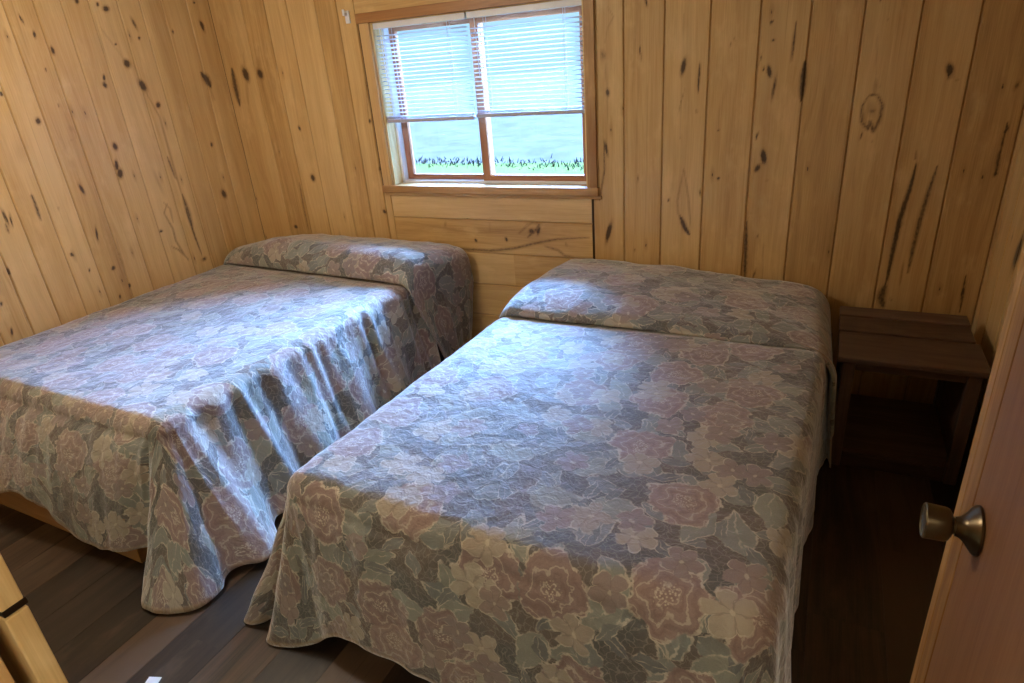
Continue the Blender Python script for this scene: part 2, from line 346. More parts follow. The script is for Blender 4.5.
# dark figure in the boards: knots (a, z, ra, rz, strength) and streaks (half width, strength, points)
KB=[(.034,.36,[(-.28,2.25),(-.275,1.4),(-.29,.6)]),(.018,.26,[(-.62,2.2),(-.615,1.2),(-.63,.6)]),(.02,.26,[(-.98,2.2),(-1.0,1.1),(-.99,.6)]),(.022,.28,[(.34,1.1),(.30,.7),(.27,.4)]),(.02,.2,[(-2.75,2.2),(-2.78,.6)]),(.02,.24,[(-2.55,2.2),(-2.56,.6)]),(.018,.22,[(-3.28,2.2),(-3.26,1.2)]),(-0.637,1.51,0.013,0.033,1),(-0.572,1.32,0.005,0.014,0.7),(-1.005,1.583,0.02,0.036,0.6),(-0.987,1.42,0.011,0.023,1),(-0.997,1.163,0.008,0.029,1),(-0.831,1.585,0.004,0.025,1),(-0.806,1.78,0.006,0.017,1),(-0.472,1.237,0.005,0.005,1),(-0.441,1.584,0.004,0.011,0.7),(-0.426,1.603,0.004,0.008,0.6),(-0.285,1.655,0.008,0.011,1),(-0.273,1.587,0.009,0.006,0.8),(-0.278,1.468,0.012,0.02,1),(-0.302,1.479,0.006,0.009,0.9),(-0.254,1.402,0.009,0.051,0.8),(-0.307,1.208,0.005,0.018,1),(-0.273,1.119,0.014,0.025,1),(-0.316,1.521,0.004,0.019,0.7),(-0.641,1.21,0.005,0.007,0.8),(-0.641,1.368,0.004,0.04,0.6),(0.0035,1,[(-0.565,1.528),(-0.57,1.395)]),(0.004,0.55,[(-1.005,1.618),(-0.987,1.42),(-0.997,1.163)]),(0.0035,0.9,[(-0.191,1.647),(-0.196,1.494)]),(0.004,0.5,[(-0.982,1.779),(-0.955,1.738),(-0.983,1.693),(-1.001,1.617)]),(0.0035,0.4,[(-0.643,1.719),(-0.637,1.51),(-0.641,1.368),(-0.641,1.21)]),(0.0035,0.4,[(-0.797,1.446),(-0.799,1.111)]),(0.0035,0.4,[(-0.269,1.734),(-0.258,1.508),(-0.259,1.304)]),(0.0035,0.4,[(-0.832,1.791),(-0.834,1.605),(-0.841,1.408),(-0.851,1.112)]),(-0.991,0.745,0.014,0.045,1),(-0.688,0.918,0.006,0.006,1),(-0.54,0.956,0.006,0.024,0.8),(-0.461,1.022,0.008,0.009,1),(-0.27,1.118,0.013,0.025,1),(-0.294,1.069,0.015,0.018,0.9),(-0.25,1.017,0.005,0.005,0.8),(-0.27,0.758,0.007,0.015,0.6),(-0.271,0.569,0.006,0.019,0.8),(-0.855,0.659,0.006,0.007,1),(-0.839,1.02,0.006,0.016,0.6),(0.005,0.6,[(-0.62,1.07),(-0.646,0.915),(-0.641,0.858),(-0.61,0.778)]),(0.005,0.6,[(-0.62,1.07),(-0.593,0.927),(-0.577,0.78)]),(0.008,1,[(-0.629,0.841),(-0.605,0.784),(-0.581,0.75)]),(0.007,0.9,[(-0.323,0.823),(-0.318,0.711),(-0.311,0.536)]),(0.0035,0.5,[(-0.242,0.737),(-0.232,0.542)]),(0.0035,0.4,[(-0.851,1.202),(-0.845,0.98),(-0.861,0.658),(-0.855,0.583)]),(0.0035,0.35,[(-0.8,1.201),(-0.799,0.866),(-0.812,0.624)]),(0.0035,0.4,[(-0.307,1.048),(-0.304,0.878),(-0.321,0.823)]),(0.004,0.8,[(-1.008,1.205),(-1.009,1.059),(-1.038,0.907)]),(0.132,1.631,0.004,0.008,0.9),(0.144,1.391,0.004,0.007,0.7),(0.1,1.199,0.005,0.013,0.8),(0.144,1.179,0.005,0.007,0.8),(0.367,1.436,0.015,0.017,1),(0.368,1.416,0.006,0.012,1),(0.587,1.367,0.01,0.023,0.7),(0.586,1.209,0.007,0.015,1),(0.101,1.695,0.004,0.008,1),(0.095,1.282,0.011,0.051,0.5),(0.123,1.299,0.021,0.041,0.42),(0.005,0.8,[(0.101,1.344),(0.086,1.309),(0.093,1.254),(0.121,1.226),(0.125,1.253),(0.141,1.216),(0.158,1.261),(0.16,1.315),(0.141,1.351),(0.111,1.357),(0.101,1.344)]),(0.007,0.55,[(0.124,1.418),(0.125,1.352)]),(0.0035,0.7,[(0.107,1.299),(0.141,1.294)]),(0.0035,0.5,[(0.38,1.407),(0.396,1.396),(0.412,1.403)]),(0.0035,0.9,[(0.584,1.239),(0.583,1.171),(0.584,1.101)]),(0.0035,0.5,[(-0.06,1.415),(-0.051,1.259)]),(0.0035,0.35,[(-0.07,1.714),(-0.057,1.563)]),(0.008,1,[(-0.143,1.5),(-0.144,1.447),(-0.143,1.346)]),(0.0035,0.4,[(0.102,1.6),(0.123,1.422)]),(0.0035,0.7,[(0.307,1.14),(0.305,1.1)]),(0.007,1,[(0.314,1.085),(0.306,0.98),(0.289,0.854),(0.284,0.701),(0.28,0.563)]),(0.011,0.9,[(0.28,0.563),(0.269,0.504),(0.285,0.457)]),(0.007,0.85,[(0.387,1.075),(0.375,0.981),(0.362,0.846),(0.356,0.727),(0.355,0.621)]),(0.0035,0.7,[(0.329,0.681),(0.335,0.556)]),(0.005,0.9,[(0.581,1.136),(0.585,1.041)]),(0.004,0.9,[(0.564,0.63),(0.57,0.462)]),(0.005,0.35,[(0.091,1.081),(0.098,0.956)]),(0.005,0.5,[(0.314,1.12),(0.311,1.031),(0.306,0.833)]),(0.584,1.044,0.008,0.013,1),(0.565,0.553,0.006,0.02,1),(0.309,0.495,0.004,0.009,0.8),(-3.283,1.637,0.029,0.032,1),(-3.164,1.633,0.026,0.029,1),(-3.478,1.317,0.015,0.061,1),(-2.94,1.313,0.011,0.012,1),(-2.913,1.015,0.02,0.021,1),(-2.381,1.071,0.016,0.011,0.8),(-2.402,1.337,0.01,0.01,1),(-3.145,0.695,0.019,0.019,1),(-2.4,0.816,0.014,0.017,1),(0.015,0.9,[(-3.387,1.677),(-3.396,1.566),(-3.395,1.463)]),(0.009,0.7,[(-3.033,0.984),(-3.041,0.827),(-3.04,0.676)]),(0.007,0.6,[(-2.364,1.692),(-2.39,1.514),(-2.41,1.337)]),(0.012,0.45,[(-3.263,1.757),(-3.283,1.637),(-3.32,1.46)]),(0.011,0.4,[(-3.131,1.785),(-3.164,1.633),(-3.167,1.534)]),(0.008,0.35,[(-2.916,1.824),(-2.94,1.313)]),(0.004,0.4,[(-2.389,1.849),(-2.402,1.337),(-2.417,0.82)]),(0.008,0.3,[(-2.913,1.967),(-2.919,1.769)]),(-1.429,0.735,0.023,0.019,0.8),(-1.387,0.739,0.013,0.034,0.9),(-1.784,0.666,0.011,0.009,1),(-1.587,0.681,0.011,0.01,1),(-1.978,0.752,0.01,0.013,0.6),(-0.995,0.748,0.011,0.036,1),(-1.229,0.67,0.009,0.01,0.6),(0.006,0.8,[(-1.376,0.783),(-1.404,0.739),(-1.457,0.698)]),(0.006,0.6,[(-1.451,0.775),(-1.506,0.719),(-1.426,0.781),(-1.352,0.783)]),(0.009,0.75,[(-2.344,0.631),(-2.007,0.61),(-1.69,0.611),(-1.548,0.63),(-1.409,0.668),(-1.276,0.698),(-1.094,0.714)]),(0.007,0.7,[(-1.36,0.655),(-1.279,0.636),(-1.24,0.607),(-1.184,0.603)]),(0.005,0.4,[(-1.184,0.603),(-1.098,0.585)]),(0.006,0.4,[(-2.2,0.754),(-1.779,0.707),(-1.582,0.732)]),(0.006,0.4,[(-1.682,0.783),(-1.689,0.711)])]
KL=[(.04,.26,[(2.7,2.3),(2.7,.5)]),(.025,.22,[(2.42,2.3),(2.38,.5)]),(.02,.24,[(2.98,2.3),(3.0,.5)]),(.02,.2,[(1.9,2.3),(1.86,.5)]),(.02,.2,[(1.6,1.7),(1.58,.5)]),(2.991,1.925,0.015,0.03,1),(2.838,0.957,0.021,0.042,1),(2.843,1.262,0.013,0.016,0.8),(0.015,1,[(2.899,1.664),(2.928,1.629),(2.944,1.584)]),(0.01,0.8,[(2.547,1.005),(2.552,0.894),(2.55,0.804)]),(0.008,0.4,[(2.938,1.589),(2.934,1.499)]),(2.277,2.025,0.012,0.01,1),(2.38,2.013,0.009,0.016,1),(2.418,1.994,0.021,0.011,1),(1.986,1.941,0.006,0.017,1),(2.021,1.876,0.008,0.012,1),(2.08,1.806,0.01,0.019,1),(2.017,1.723,0.006,0.01,1),(2.553,1.927,0.011,0.028,0.8),(2.558,1.856,0.009,0.011,1),(2.443,1.734,0.023,0.017,1),(2.497,1.621,0.023,0.041,1),(2.293,1.672,0.009,0.013,1),(2.285,1.637,0.014,0.016,1),(2.557,1.515,0.017,0.024,1),(1.9,1.501,0.014,0.012,1),(2.043,1.448,0.017,0.024,0.4),(2.235,1.335,0.016,0.019,1),(2.21,1.24,0.012,0.02,1),(2.215,1.197,0.019,0.029,1),(1.991,1.158,0.01,0.02,1),(2.99,1.915,0.013,0.047,0.9),(2.019,1.561,0.005,0.008,0.8),(2.78,1.887,0.007,0.009,1),(2.841,1.257,0.01,0.013,1),(1.786,1.632,0.01,0.014,1),(2.413,1.829,0.007,0.005,1),(2.975,2.041,0.01,0.009,1),(2.419,1.114,0.015,0.062,0.42),(1.773,1.375,0.05,0.039,0.25),(0.005,0.6,[(2.484,1.742),(2.488,1.654)]),(0.006,0.6,[(2.498,1.609),(2.545,1.451),(2.543,1.192),(2.544,0.987)]),(0.006,0.4,[(2.355,1.912),(2.443,1.734)]),(0.007,0.5,[(2.911,1.678),(2.932,1.579),(2.951,1.502)]),(0.006,0.3,[(2.673,1.518),(2.683,0.993)]),(0.0035,0.4,[(2.048,1.461),(2.053,1.404),(2.016,1.395)]),(1.989,1.16,0.01,0.021,1),(1.986,0.924,0.007,0.029,1),(1.606,1.105,0.007,0.028,1),(1.624,1.086,0.005,0.025,1),(1.829,0.858,0.01,0.007,1),(1.886,0.756,0.005,0.008,1),(2.01,0.728,0.014,0.018,1),(2.064,0.605,0.008,0.013,1),(2.346,0.845,0.012,0.011,1),(2.57,0.609,0.022,0.019,0.8),(1.531,0.863,0.006,0.023,1),(1.993,0.569,0.007,0.012,1),(1.442,0.589,0.007,0.015,1),(1.449,0.73,0.007,0.013,1),(1.847,1.091,0.007,0.009,0.6),(1.748,1.17,0.005,0.01,1),(0.005,0.9,[(1.753,1.183),(1.751,1.127),(1.748,1.053)]),(0.004,0.8,[(1.598,1.079),(1.593,1.031)]),(0.006,0.7,[(2.438,0.99),(2.397,0.939),(2.422,0.837),(2.418,0.767),(2.463,0.627)]),(0.006,0.6,[(2.416,0.994),(2.442,0.954),(2.436,0.869)]),(0.006,0.7,[(2.379,0.743),(2.42,0.713),(2.466,0.635)]),(0.005,0.9,[(2.548,1.018),(2.544,0.896),(2.55,0.758),(2.563,0.634)]),(0.004,0.6,[(1.528,0.957),(1.531,0.812),(1.521,0.603)]),(0.005,0.8,[(2.521,1.242),(2.533,1.106)]),(0.0035,0.4,[(1.504,0.893),(1.524,0.74)]),(0.004,0.5,[(2.077,0.878),(2.062,0.614)])]

def dark_field(A, Z, items):
    D = np.zeros_like(A)
    for it in items:
        if len(it) == 5:
            a, z, ra, rz, k = it
            n_ = 1 + .35 * math.sin(a * 91 + z * 57)
            d = np.sqrt(((A - a + .25 * (Z - z) * math.sin(z * 40)) / (ra * .85)) ** 2 + ((Z - z) / (rz * n_)) ** 2)
            D = np.maximum(D, k * np.clip(1.25 - d * .72, 0, 1))
        else:
            w, k, pts = it; w = max(w * (1.35 if k >= .8 else 1.0), .0035)
            seg = [math.hypot(p[0] - q[0], p[1] - q[1]) for p, q in zip(pts, pts[1:])]; tot = sum(seg) + 1e-9; acc = 0
            for (a0, z0), (a1, z1), sl in zip(pts, pts[1:], seg):
                da, dz = a1 - a0, z1 - z0; L2 = da * da + dz * dz + 1e-9
                t = np.clip(((A - a0) * da + (Z - z0) * dz) / L2, 0, 1)
                u = (acc + t * sl) / tot; acc += sl
                ww = w * (.35 + .75 * np.sin(np.pi * np.clip(u, 0, 1)) ** .7)
                d = np.hypot(A - a0 - t * da, Z - z0 - t * dz) / ww
                D = np.maximum(D, k * .86 * np.clip(1.2 - d * .6, 0, 1))
    return D

def plank_mesh(name, planks, place, mat, items=(), da=.007, dz=.010, groove=.007, vee=.006, kind='structure'):
    """planks = [(a0, a1, z0, z1, along)] on a wall plane; place(a, z, depth) -> xyz. along=1 grain up, 0 grain across"""
    VV, FF, UV, PL = [], [], [], []; base = 0
    for (a0, a1, z0, z1, al, *tone) in planks:
        def prof(lo, hi, step, grooved):
            n = max(2, int(round((hi - lo) / step)))
            t = list(np.linspace(lo + vee, hi - vee, n)) if grooved else list(np.linspace(lo, hi, n))
            d = [0.0] * len(t)
            if grooved: t = [lo, lo + .0012] + t + [hi - .0012, hi]; d = [groove, groove] + d + [groove, groove]
            return np.array(t), np.array(d)
        ta, dA = prof(a0, a1, da if al else dz, al)
        tz, dZ = prof(z0, z1, dz if al else da, not al)
        A, Z = np.meshgrid(ta, tz); Dp = np.maximum(*np.meshgrid(dA, dZ))
        na, nz = len(ta), len(tz)
        D = dark_field(A, Z, items) if items else np.zeros_like(A)
        if groove > .003: D = np.maximum(D, (Dp > 0) * .46)
        X, Y, Q = place(A, Z, Dp)
        VV.append(np.stack([X.ravel(), Y.ravel(), Q.ravel()], 1))
        idx = np.arange(na * nz).reshape(nz, na) + base
        FF.append(np.stack([idx[:-1, :-1].ravel(), idx[:-1, 1:].ravel(), idx[1:, 1:].ravel(), idx[1:, :-1].ravel()], 1))
        r1, r2 = random.random(), random.random()
        if tone: r2 = tone[0]
        UV.append(np.stack([A.ravel(), Z.ravel()] if al else [Z.ravel(), A.ravel()], 1))
        c = np.ones((na * nz, 4)); c[:, 0] = r1; c[:, 1] = r2; c[:, 2] = D.ravel(); PL.append(c)
        base += na * nz
    V, Fa, U, P = map(np.concatenate, (VV, FF, UV, PL))
    me = bpy.data.meshes.new(name)
    me.vertices.add(len(V)); me.vertices.foreach_set('co', V.ravel())
    me.loops.add(len(Fa) * 4); me.loops.foreach_set('vertex_index', Fa.ravel().astype(np.int32))
    me.polygons.add(len(Fa)); me.polygons.foreach_set('loop_start', np.arange(0, len(Fa) * 4, 4, dtype=np.int32))
    me.update()
    uvl = me.uv_layers.new(name='UVMap'); uvl.data.foreach_set('uv', U[Fa.ravel()].ravel())
    at = me.attributes.new('pl', 'FLOAT_COLOR', 'POINT'); at.data.foreach_set('color', P.ravel())
    me.materials.append(mat); me.polygons.foreach_set('use_smooth', np.zeros(len(Fa), dtype=bool)); me.validate()
    o = bpy.data.objects.new(name, me); link(o)
    if kind: o['kind'] = kind
    return o
def add_backing(o, boxes):
    """solid core behind the boards, joined into the same wall mesh"""
    bm = bmesh.new(); bm.from_mesh(o.data)
    for c, s in boxes: wbox(bm, c, s, 2, 0)
    bm.to_mesh(o.data); bm.free()

# left wall: boards run along y
gy = [YF - .04]; y = .34
ys = [.31, .445, .58, .715, .85, .985, 1.12, 1.258, 1.395, 1.528, 1.663, 1.798, 1.93, 2.065, 2.195, 2.335, 2.49, 2.62, 2.755, 2.92, YB + .001]
pl = [(a, b, 0, ZC, 1) for a, b in zip([YF - .04] + ys[:-1], ys)]
wl = plank_mesh('wall_left', pl, lambda a, z, d: (XL - d, a, z), M_PINE, KL)
add_backing(wl, [((XL - .06, (YB + YF) / 2, ZC / 2), (.1, YB - YF + .3, ZC + .1))])
# back wall
xs = [XL - .008, -3.20, -3.02, -2.855, -2.65, -2.505, -2.385]
pl = [(a, b, 0, ZC, 1) for a, b in zip(xs, xs[1:])]
xr = [-1.07, -.908, -.723, -.528, -.328, -.138, .053, .245, .433, .625, XR + .02]
pl += [(a, b, 0, ZC, 1) for a, b in zip(xr, xr[1:])]
pl += [(a, b, 1.87, ZC, 0) for a, b in ((-2.385, -1.07),)]
pl += [(-2.385, -2.333, 0, .95, 1)]
for z0, z1, cuts in ((.786, .93, ()), (.595, .786, ()), (.405, .595, (-1.55,)), (.21, .405, ()), (0, .21, (-1.8,))):
    e = [-2.333] + list(cuts) + [-1.080]
    pl += [(a, b, z0, z1, 0) for a, b in zip(e, e[1:])]
wb = plank_mesh('wall_back', pl, lambda a, z, d: (a, YB + d, z), M_PINE, KB)
T = .16; yc = YB + .008 + T / 2
add_backing(wb, [(((XL + WX0) / 2 - .05, yc, ZC / 2), (WX0 - XL + .1, T, ZC + .1)), (((XR + WX1) / 2 + .05, yc, ZC / 2), (XR - WX1 + .1, T, ZC + .1)),
                 (((WX0 + WX1) / 2, yc, (WZ0 - .02) / 2), (WX1 - WX0, T, WZ0 - .02)), (((WX0 + WX1) / 2, yc, (WZ1 + ZC) / 2 + .02), (WX1 - WX0, T, ZC - WZ1))])
# right wall
e = list(np.arange(YF - .04, YB, .186)) + [YB + .005]
RK = [(2.747, .829, .035, .05, 1), (2.62, .62, .012, .03, .9), (2.9, 1.3, .01, .03, .9), (2.35, 1.1, .02, .03, .8)]
wr = plank_mesh('wall_right', [(a, b, 0, ZC, 1) for a, b in zip(e, e[1:])], lambda a, z, d: (XR + d, a, z), M_PINE, RK, .01, .015)
add_backing(wr, [((XR + .06, (YB + YF) / 2, ZC / 2), (.1, YB - YF + .3, ZC + .1))])
# front wall with the doorway (behind and beside the camera)
def xs_between(a, b): n = max(1, int(round((b - a) / .18))); return list(np.linspace(a, b, n + 1))
pl = []
for a, b, z0 in ((XL, DX0 - .06, 0), (DX1 + .06, XR, 0), (DX0 - .06, DX1 + .06, DZ + .06)):
    e = xs_between(a, b); pl += [(p, q, z0, ZC, 1) for p, q in zip(e, e[1:])]
wf = plank_mesh('wall_front', pl, lambda a, z, d: (a, YF - .02 - d, z), M_PINE, (), .03, .03)
add_backing(wf, [(((XL + DX0) / 2 - .03, .092, ZC / 2), (DX0 - XL - .0, .105, ZC)), (((XR + DX1) / 2 + .03, .092, ZC / 2), (XR - DX1, .105, ZC)),
                 (((DX0 + DX1) / 2, .092, (DZ + ZC) / 2), (DX1 - DX0 + .1, .105, ZC - DZ - .04))])
# floor planks along y
pl = []; x = XL - .02; k = 0
FX = [-3.47, -3.29, -3.11, -2.93, -2.75, -2.57, -2.39, -2.21, -2.03, -1.85, -1.71, -1.53, -1.35, -1.17, -.99, -.81, -.63, -.45, -.27, -.09, .09, .296, .48, .66]
for a, b in zip(FX, FX[1:]):
    y = -1.7 + random.random() * .9; e = [-1.75]
    while y < YB + .02:
        e.append(y); y += 1.22
    if abs(a - .296) < .01: e = [-1.75, -.45, .77, 1.985]
    e.append(YB + .02)
    tn = {-2.21: (.55,), -2.03: (.8,), -1.85: (.02,), -1.71: (.62,), -1.53: (.3,), -1.35: (.7,)}.get(a, ())
    pl += [(a, b, p, q, 1) + tn for p, q in zip(e, e[1:])]
fl = plank_mesh('floor', pl, lambda a, z, d: (a, z, -d), M_FLOOR, (), .05, .05, .001, .0015)
add_backing(fl, [(((XL + XR) / 2, .7, -.06), (4.4, 5.0, .1))])
bm = bmesh.new(); wbox(bm, ((XL + XR) / 2, .7, ZC + .05), (4.4, 5.0, .1), 1, 0); tag(finish('ceiling', bm, M_CEIL), kind='structure')
# hallway behind the camera
bm = bmesh.new()
wbox(bm, ((XL + XR) / 2, -1.75, ZC / 2), (4.4, .1, ZC), 2, 0); tag(finish('wall_hall_back', bm, M_PINE_TRIM), kind='structure')
bm = bmesh.new(); wbox(bm, (-1.9, -.85, ZC / 2), (.1, 1.75, ZC), 2, 0); tag(finish('wall_hall_left', bm, M_PINE_TRIM), kind='structure')
bm = bmesh.new(); wbox(bm, (1.0, -.80, ZC / 2), (.1, 1.9, ZC), 2, 0); tag(finish('wall_hall_right', bm, M_PINE_TRIM), kind='structure')

# door frame: jambs with a chewed latch notch, stops, room-side edges
def jamb(name, x, sgn):
    bm = bmesh.new()
    wbox(bm, (x - sgn * .016, .092, DZ / 2), (.032, .105, DZ), 2, .001)          # jamb board
    wbox(bm, (x + sgn * .005, .085, DZ / 2), (.010, .035, DZ), 2, .001)          # stop
    return tag(finish(name, bm, M_PINE_TRIM), kind='structure')
jamb('trim_1', DX0 - .002, 1); jamb('trim_2', DX1 + .002, -1)
bm = bmesh.new(); wbox(bm, ((DX0 + DX1) / 2, .092, DZ + .016), (DX1 - DX0 + .08, .105, .032), 0, .001); tag(finish('trim_3', bm, M_PINE_TRIM), kind='structure')
# casing board on the room side, edge facing the opening, split at the latch
def casing(name, x0, x1, notch):
    bm = bmesh.new(); zc = 1.193
    if notch:
        for z0, z1 in ((0, zc - .0045), (zc + .0045, DZ + .055)):
            wbox(bm, ((x0 + x1) / 2, YF - .0105, (z0 + z1) / 2), (x1 - x0, .019, z1 - z0), 2, .0015)
        wbox(bm, ((x0 + x1) / 2 - .007, YF - .0105, zc), (x1 - x0 - .014, .019, .0088), 2, .0)
    else: wbox(bm, ((x0 + x1) / 2, YF - .0105, DZ / 2), (x1 - x0, .019, DZ + .055), 2, .0015)
    return tag(finish(name, bm, M_PALE), kind='structure')
casing('trim_4', DX0 - .062, DX0, True); casing('trim_5', DX1, DX1 + .06, False)
# latch plate in the notch
bm = bmesh.new(); wbox(bm, (DX0 - .008, YF - .009, 1.193), (.012, .020, .0075), 1, .001)
o = finish('latch_plate', bm, M_STEEL, origin=(DX0 - .008, YF - .009, 1.193)); tag(o, 'small dark metal latch plate set in the chewed notch of the pale doorway jamb', 'latch plate')

# ---------------------------------------------------------------- window
Y0 = YB
w = bpy.data.objects.new('window_1', None); w.location = ((WX0 + WX1) / 2, YB, WZ0); link(w); w['kind'] = 'structure'
def wp(name, boxes, mat, parent=w, bev=.002):
    bm = bmesh.new()
    for c, s, ax in boxes: wbox(bm, c, s, ax, bev)
    return finish(name, bm, mat, parent)
zm = (WZ0 + WZ1) / 2; hz = WZ1 - WZ0; xm = (WX0 + WX1) / 2; wx = WX1 - WX0
wp('casing', [((WX0 - .033, Y0 - .008, zm), (.062, .018, hz + .0), 2)], M_PINE_TRIM)
wp('casing', [((WX1 + .026, Y0 - .008, zm + .005), (.050, .018, hz + .02), 2)], M_PINE_TRIM)
wp('head_casing', [((xm + .0, Y0 - .012, WZ1 + .024), (wx + .15, .026, .048), 0)], M_HEAD)
wp('jamb_liner', [((WX0 + .004, Y0 + .075, zm), (.012, .15, hz), 2), ((WX1 - .004, Y0 + .075, zm), (.012, .15, hz), 2), ((xm, Y0 + .075, WZ1 + .002), (wx, .15, .012), 0)], M_PALE, bev=.001)
wp('stool', [((xm - .008, Y0 + .027, WZ0 - .021), (wx + .135, .100, .042), 0)], M_PINE_TRIM, bev=.004)
wp('apron', [((xm + .005, Y0 - .006, WZ0 - .050), (wx + .13, .014, .016), 0)], M_PINE_TRIM)
wp('track', [((xm, Y0 + .112, WZ0 + .006), (wx - .01, .07, .014), 0), ((WX0 + .018, Y0 + .112, zm), (.016, .07, hz), 2), ((WX1 - .013, Y0 + .128, zm), (.008, .04, hz), 2), ((xm, Y0 + .112, WZ1 - .01), (wx - .01, .07, .02), 0)], M_WHITE, bev=.001)
def sash(xa, xb, y, z0, z1, sw, bw):
    s = wp('sash', [((xa + sw / 2, y, (z0 + z1) / 2), (sw, .028, z1 - z0), 2), ((xb - sw / 2, y, (z0 + z1) / 2), (sw, .028, z1 - z0), 2),
                    (((xa + xb) / 2, y, z0 + bw / 2), (xb - xa - 2 * sw, .026, bw), 0), (((xa + xb) / 2, y, z1 - bw / 2), (xb - xa - 2 * sw, .026, bw), 0)], M_SASH)
    wp('pane', [(((xa + xb) / 2, y + .004, (z0 + z1) / 2), (xb - xa - 2 * sw + .01, .004, z1 - z0 - 2 * bw + .01), 2)], M_GLASS, s, 0)
    return s
sash(WX0 + .026, -1.698, Y0 + .132, WZ0 + .014, WZ1 - .02, .040, .028)
sash(-1.742, WX1 - .010, Y0 + .098, WZ0 + .010, WZ1 - .02, .044, .034)

# ---------------------------------------------------------------- mini blinds, half lowered
def blind(xa, xb, rail_z, label, cordx):
    yb = Y0 + .020
    r = empty('window_blind', ((xa + xb) / 2, yb, WZ1 - .03), label, 'blind', 'mini blinds in the window')
    xc = (xa + xb) / 2; L = xb - xa
    bm = bmesh.new(); wbox(bm, (xc, yb, WZ1 - .018), (L, .028, .030), 0, .002); finish('head_rail', bm, M_WHITE, r)
    bm = bmesh.new()
    for k in range(4): wbox(bm, (xc, yb, rail_z + .020 + k * .0035), (L - .006, .024, .0015), 0, 0)
    wbox(bm, (xc, yb, rail_z + .006), (L - .004, .026, .018), 0, .004); finish('bottom_rail', bm, M_RAIL, r)
    z = rail_z + .052; me = None
    n = int((WZ1 - .04 - z) / .0205)
    for k in range(n):
        zz = z + k * .0205
        if me is None:
            bm = bmesh.new(); rows = []
            for j in range(7):
                t = j / 6 - .5; yy = t * .0245; h = -.0022 * (2 * t) ** 2
                rot = math.radians(-12); y2 = yy * math.cos(rot) - h * math.sin(rot); h2 = yy * math.sin(rot) + h * math.cos(rot)
                rows.append([bm.verts.new((sx * (L / 2 - .004), y2, h2)) for sx in (-1, -.33, .33, 1)])
            for a, b in zip(rows, rows[1:]):
                for i in range(3): bm.faces.new((a[i], a[i + 1], b[i + 1], b[i]))
            me = bpy.data.meshes.new('slat'); bm.to_mesh(me); bm.free(); me.materials.append(M_SLAT)
            for p in me.polygons: p.use_smooth = True
        o = bpy.data.objects.new('slat', me); o.location = (0, 0, zz - r.location.z); link(o, r)
        sm = o.modifiers.new('t', 'SOLIDIFY'); sm.thickness = .0004
    for cx in cordx:
        bm = bmesh.new()
        tube(bm, (cx, yb - .0145, rail_z), (cx, yb - .0145, WZ1 - .03), .0011)
        tube(bm, (cx, yb + .0145, rail_z), (cx, yb + .0145, WZ1 - .03), .0011)
        finish('cord', bm, M_CORD, r)
    bm = bmesh.new()
    tube(bm, (xa + .05, yb - .020, rail_z + .20), (xa + .045, yb - .020, WZ1 - .03), .0022); finish('wand', bm, M_WHITE, r)
blind(WX0 + .010, -1.722, 1.325, 'white mini blind over the left sash, half lowered with its grey bottom rail', (-2.19, -1.83))
blind(-1.712, WX1 - .006, 1.334, 'white mini blind over the right sash, half lowered, nearest the bare wood wall', (-1.62, -1.20))
# curtain bracket
bm = bmesh.new(); wbox(bm, (-2.436, YB - .005, 1.872), (.028, .010, .062), 2, .003); wbox(bm, (-2.436, YB - .020, 1.885), (.012, .030, .014), 2, .003); wbox(bm, (-2.436, YB - .034, 1.893), (.014, .006, .030), 2, .002)
tag(finish('curtain_bracket', bm, M_WHITE, origin=(-2.436, YB, 1.872)), 'small white curtain rod bracket on the wood wall left of the window head', 'bracket')

# ---------------------------------------------------------------- outside
def ground(name, y0, y1, z, mat, zz=None):
    bm = bmesh.new(); n = 24; rows = []
    for j in range(n + 1):
        t = j / n; yy = y0 + (y1 - y0) * t
        rows.append([bm.verts.new((-45 + 90 * i / n, yy, z + (0 if zz is None else (zz - z) * t) + .05 * noise.noise(Vector((i * .7, j * .7, z * 9))))) for i in range(n + 1)])
    for a, b in zip(rows, rows[1:]):
        for i in range(n): bm.faces.new((a[i], a[i + 1], b[i + 1], b[i]))
    o = finish(name, bm, mat, smooth=True); o['kind'] = 'structure'; return o
ground('lawn', 3.4, 13.2, -.55, M_GRASS)
ground('gravel_ground', 13.0, 400.0, -.62, M_GRAVEL)
bm = bmesh.new()
for i in range(2600):
    x = random.uniform(-26, 10); yy = 13.0 + random.gauss(0, .28) + .3 * math.sin(x * .5); h = random.uniform(.02, .11); a = random.random() * 3
    p = Vector((x, yy, -.56)); d = Vector((math.cos(a), math.sin(a), 0)) * .018
    q = p + Vector((random.uniform(-.06, .06), random.uniform(-.06, .06), h))
    v = [bm.verts.new(p - d), bm.verts.new(p + d), bm.verts.new(q + d * .3), bm.verts.new(q - d * .3)]; bm.faces.new(v)
o = finish('verge_weeds', bm, M_REED); tag(o, 'ragged weeds along the edge of the lawn outside the window', 'weeds', kind='stuff')

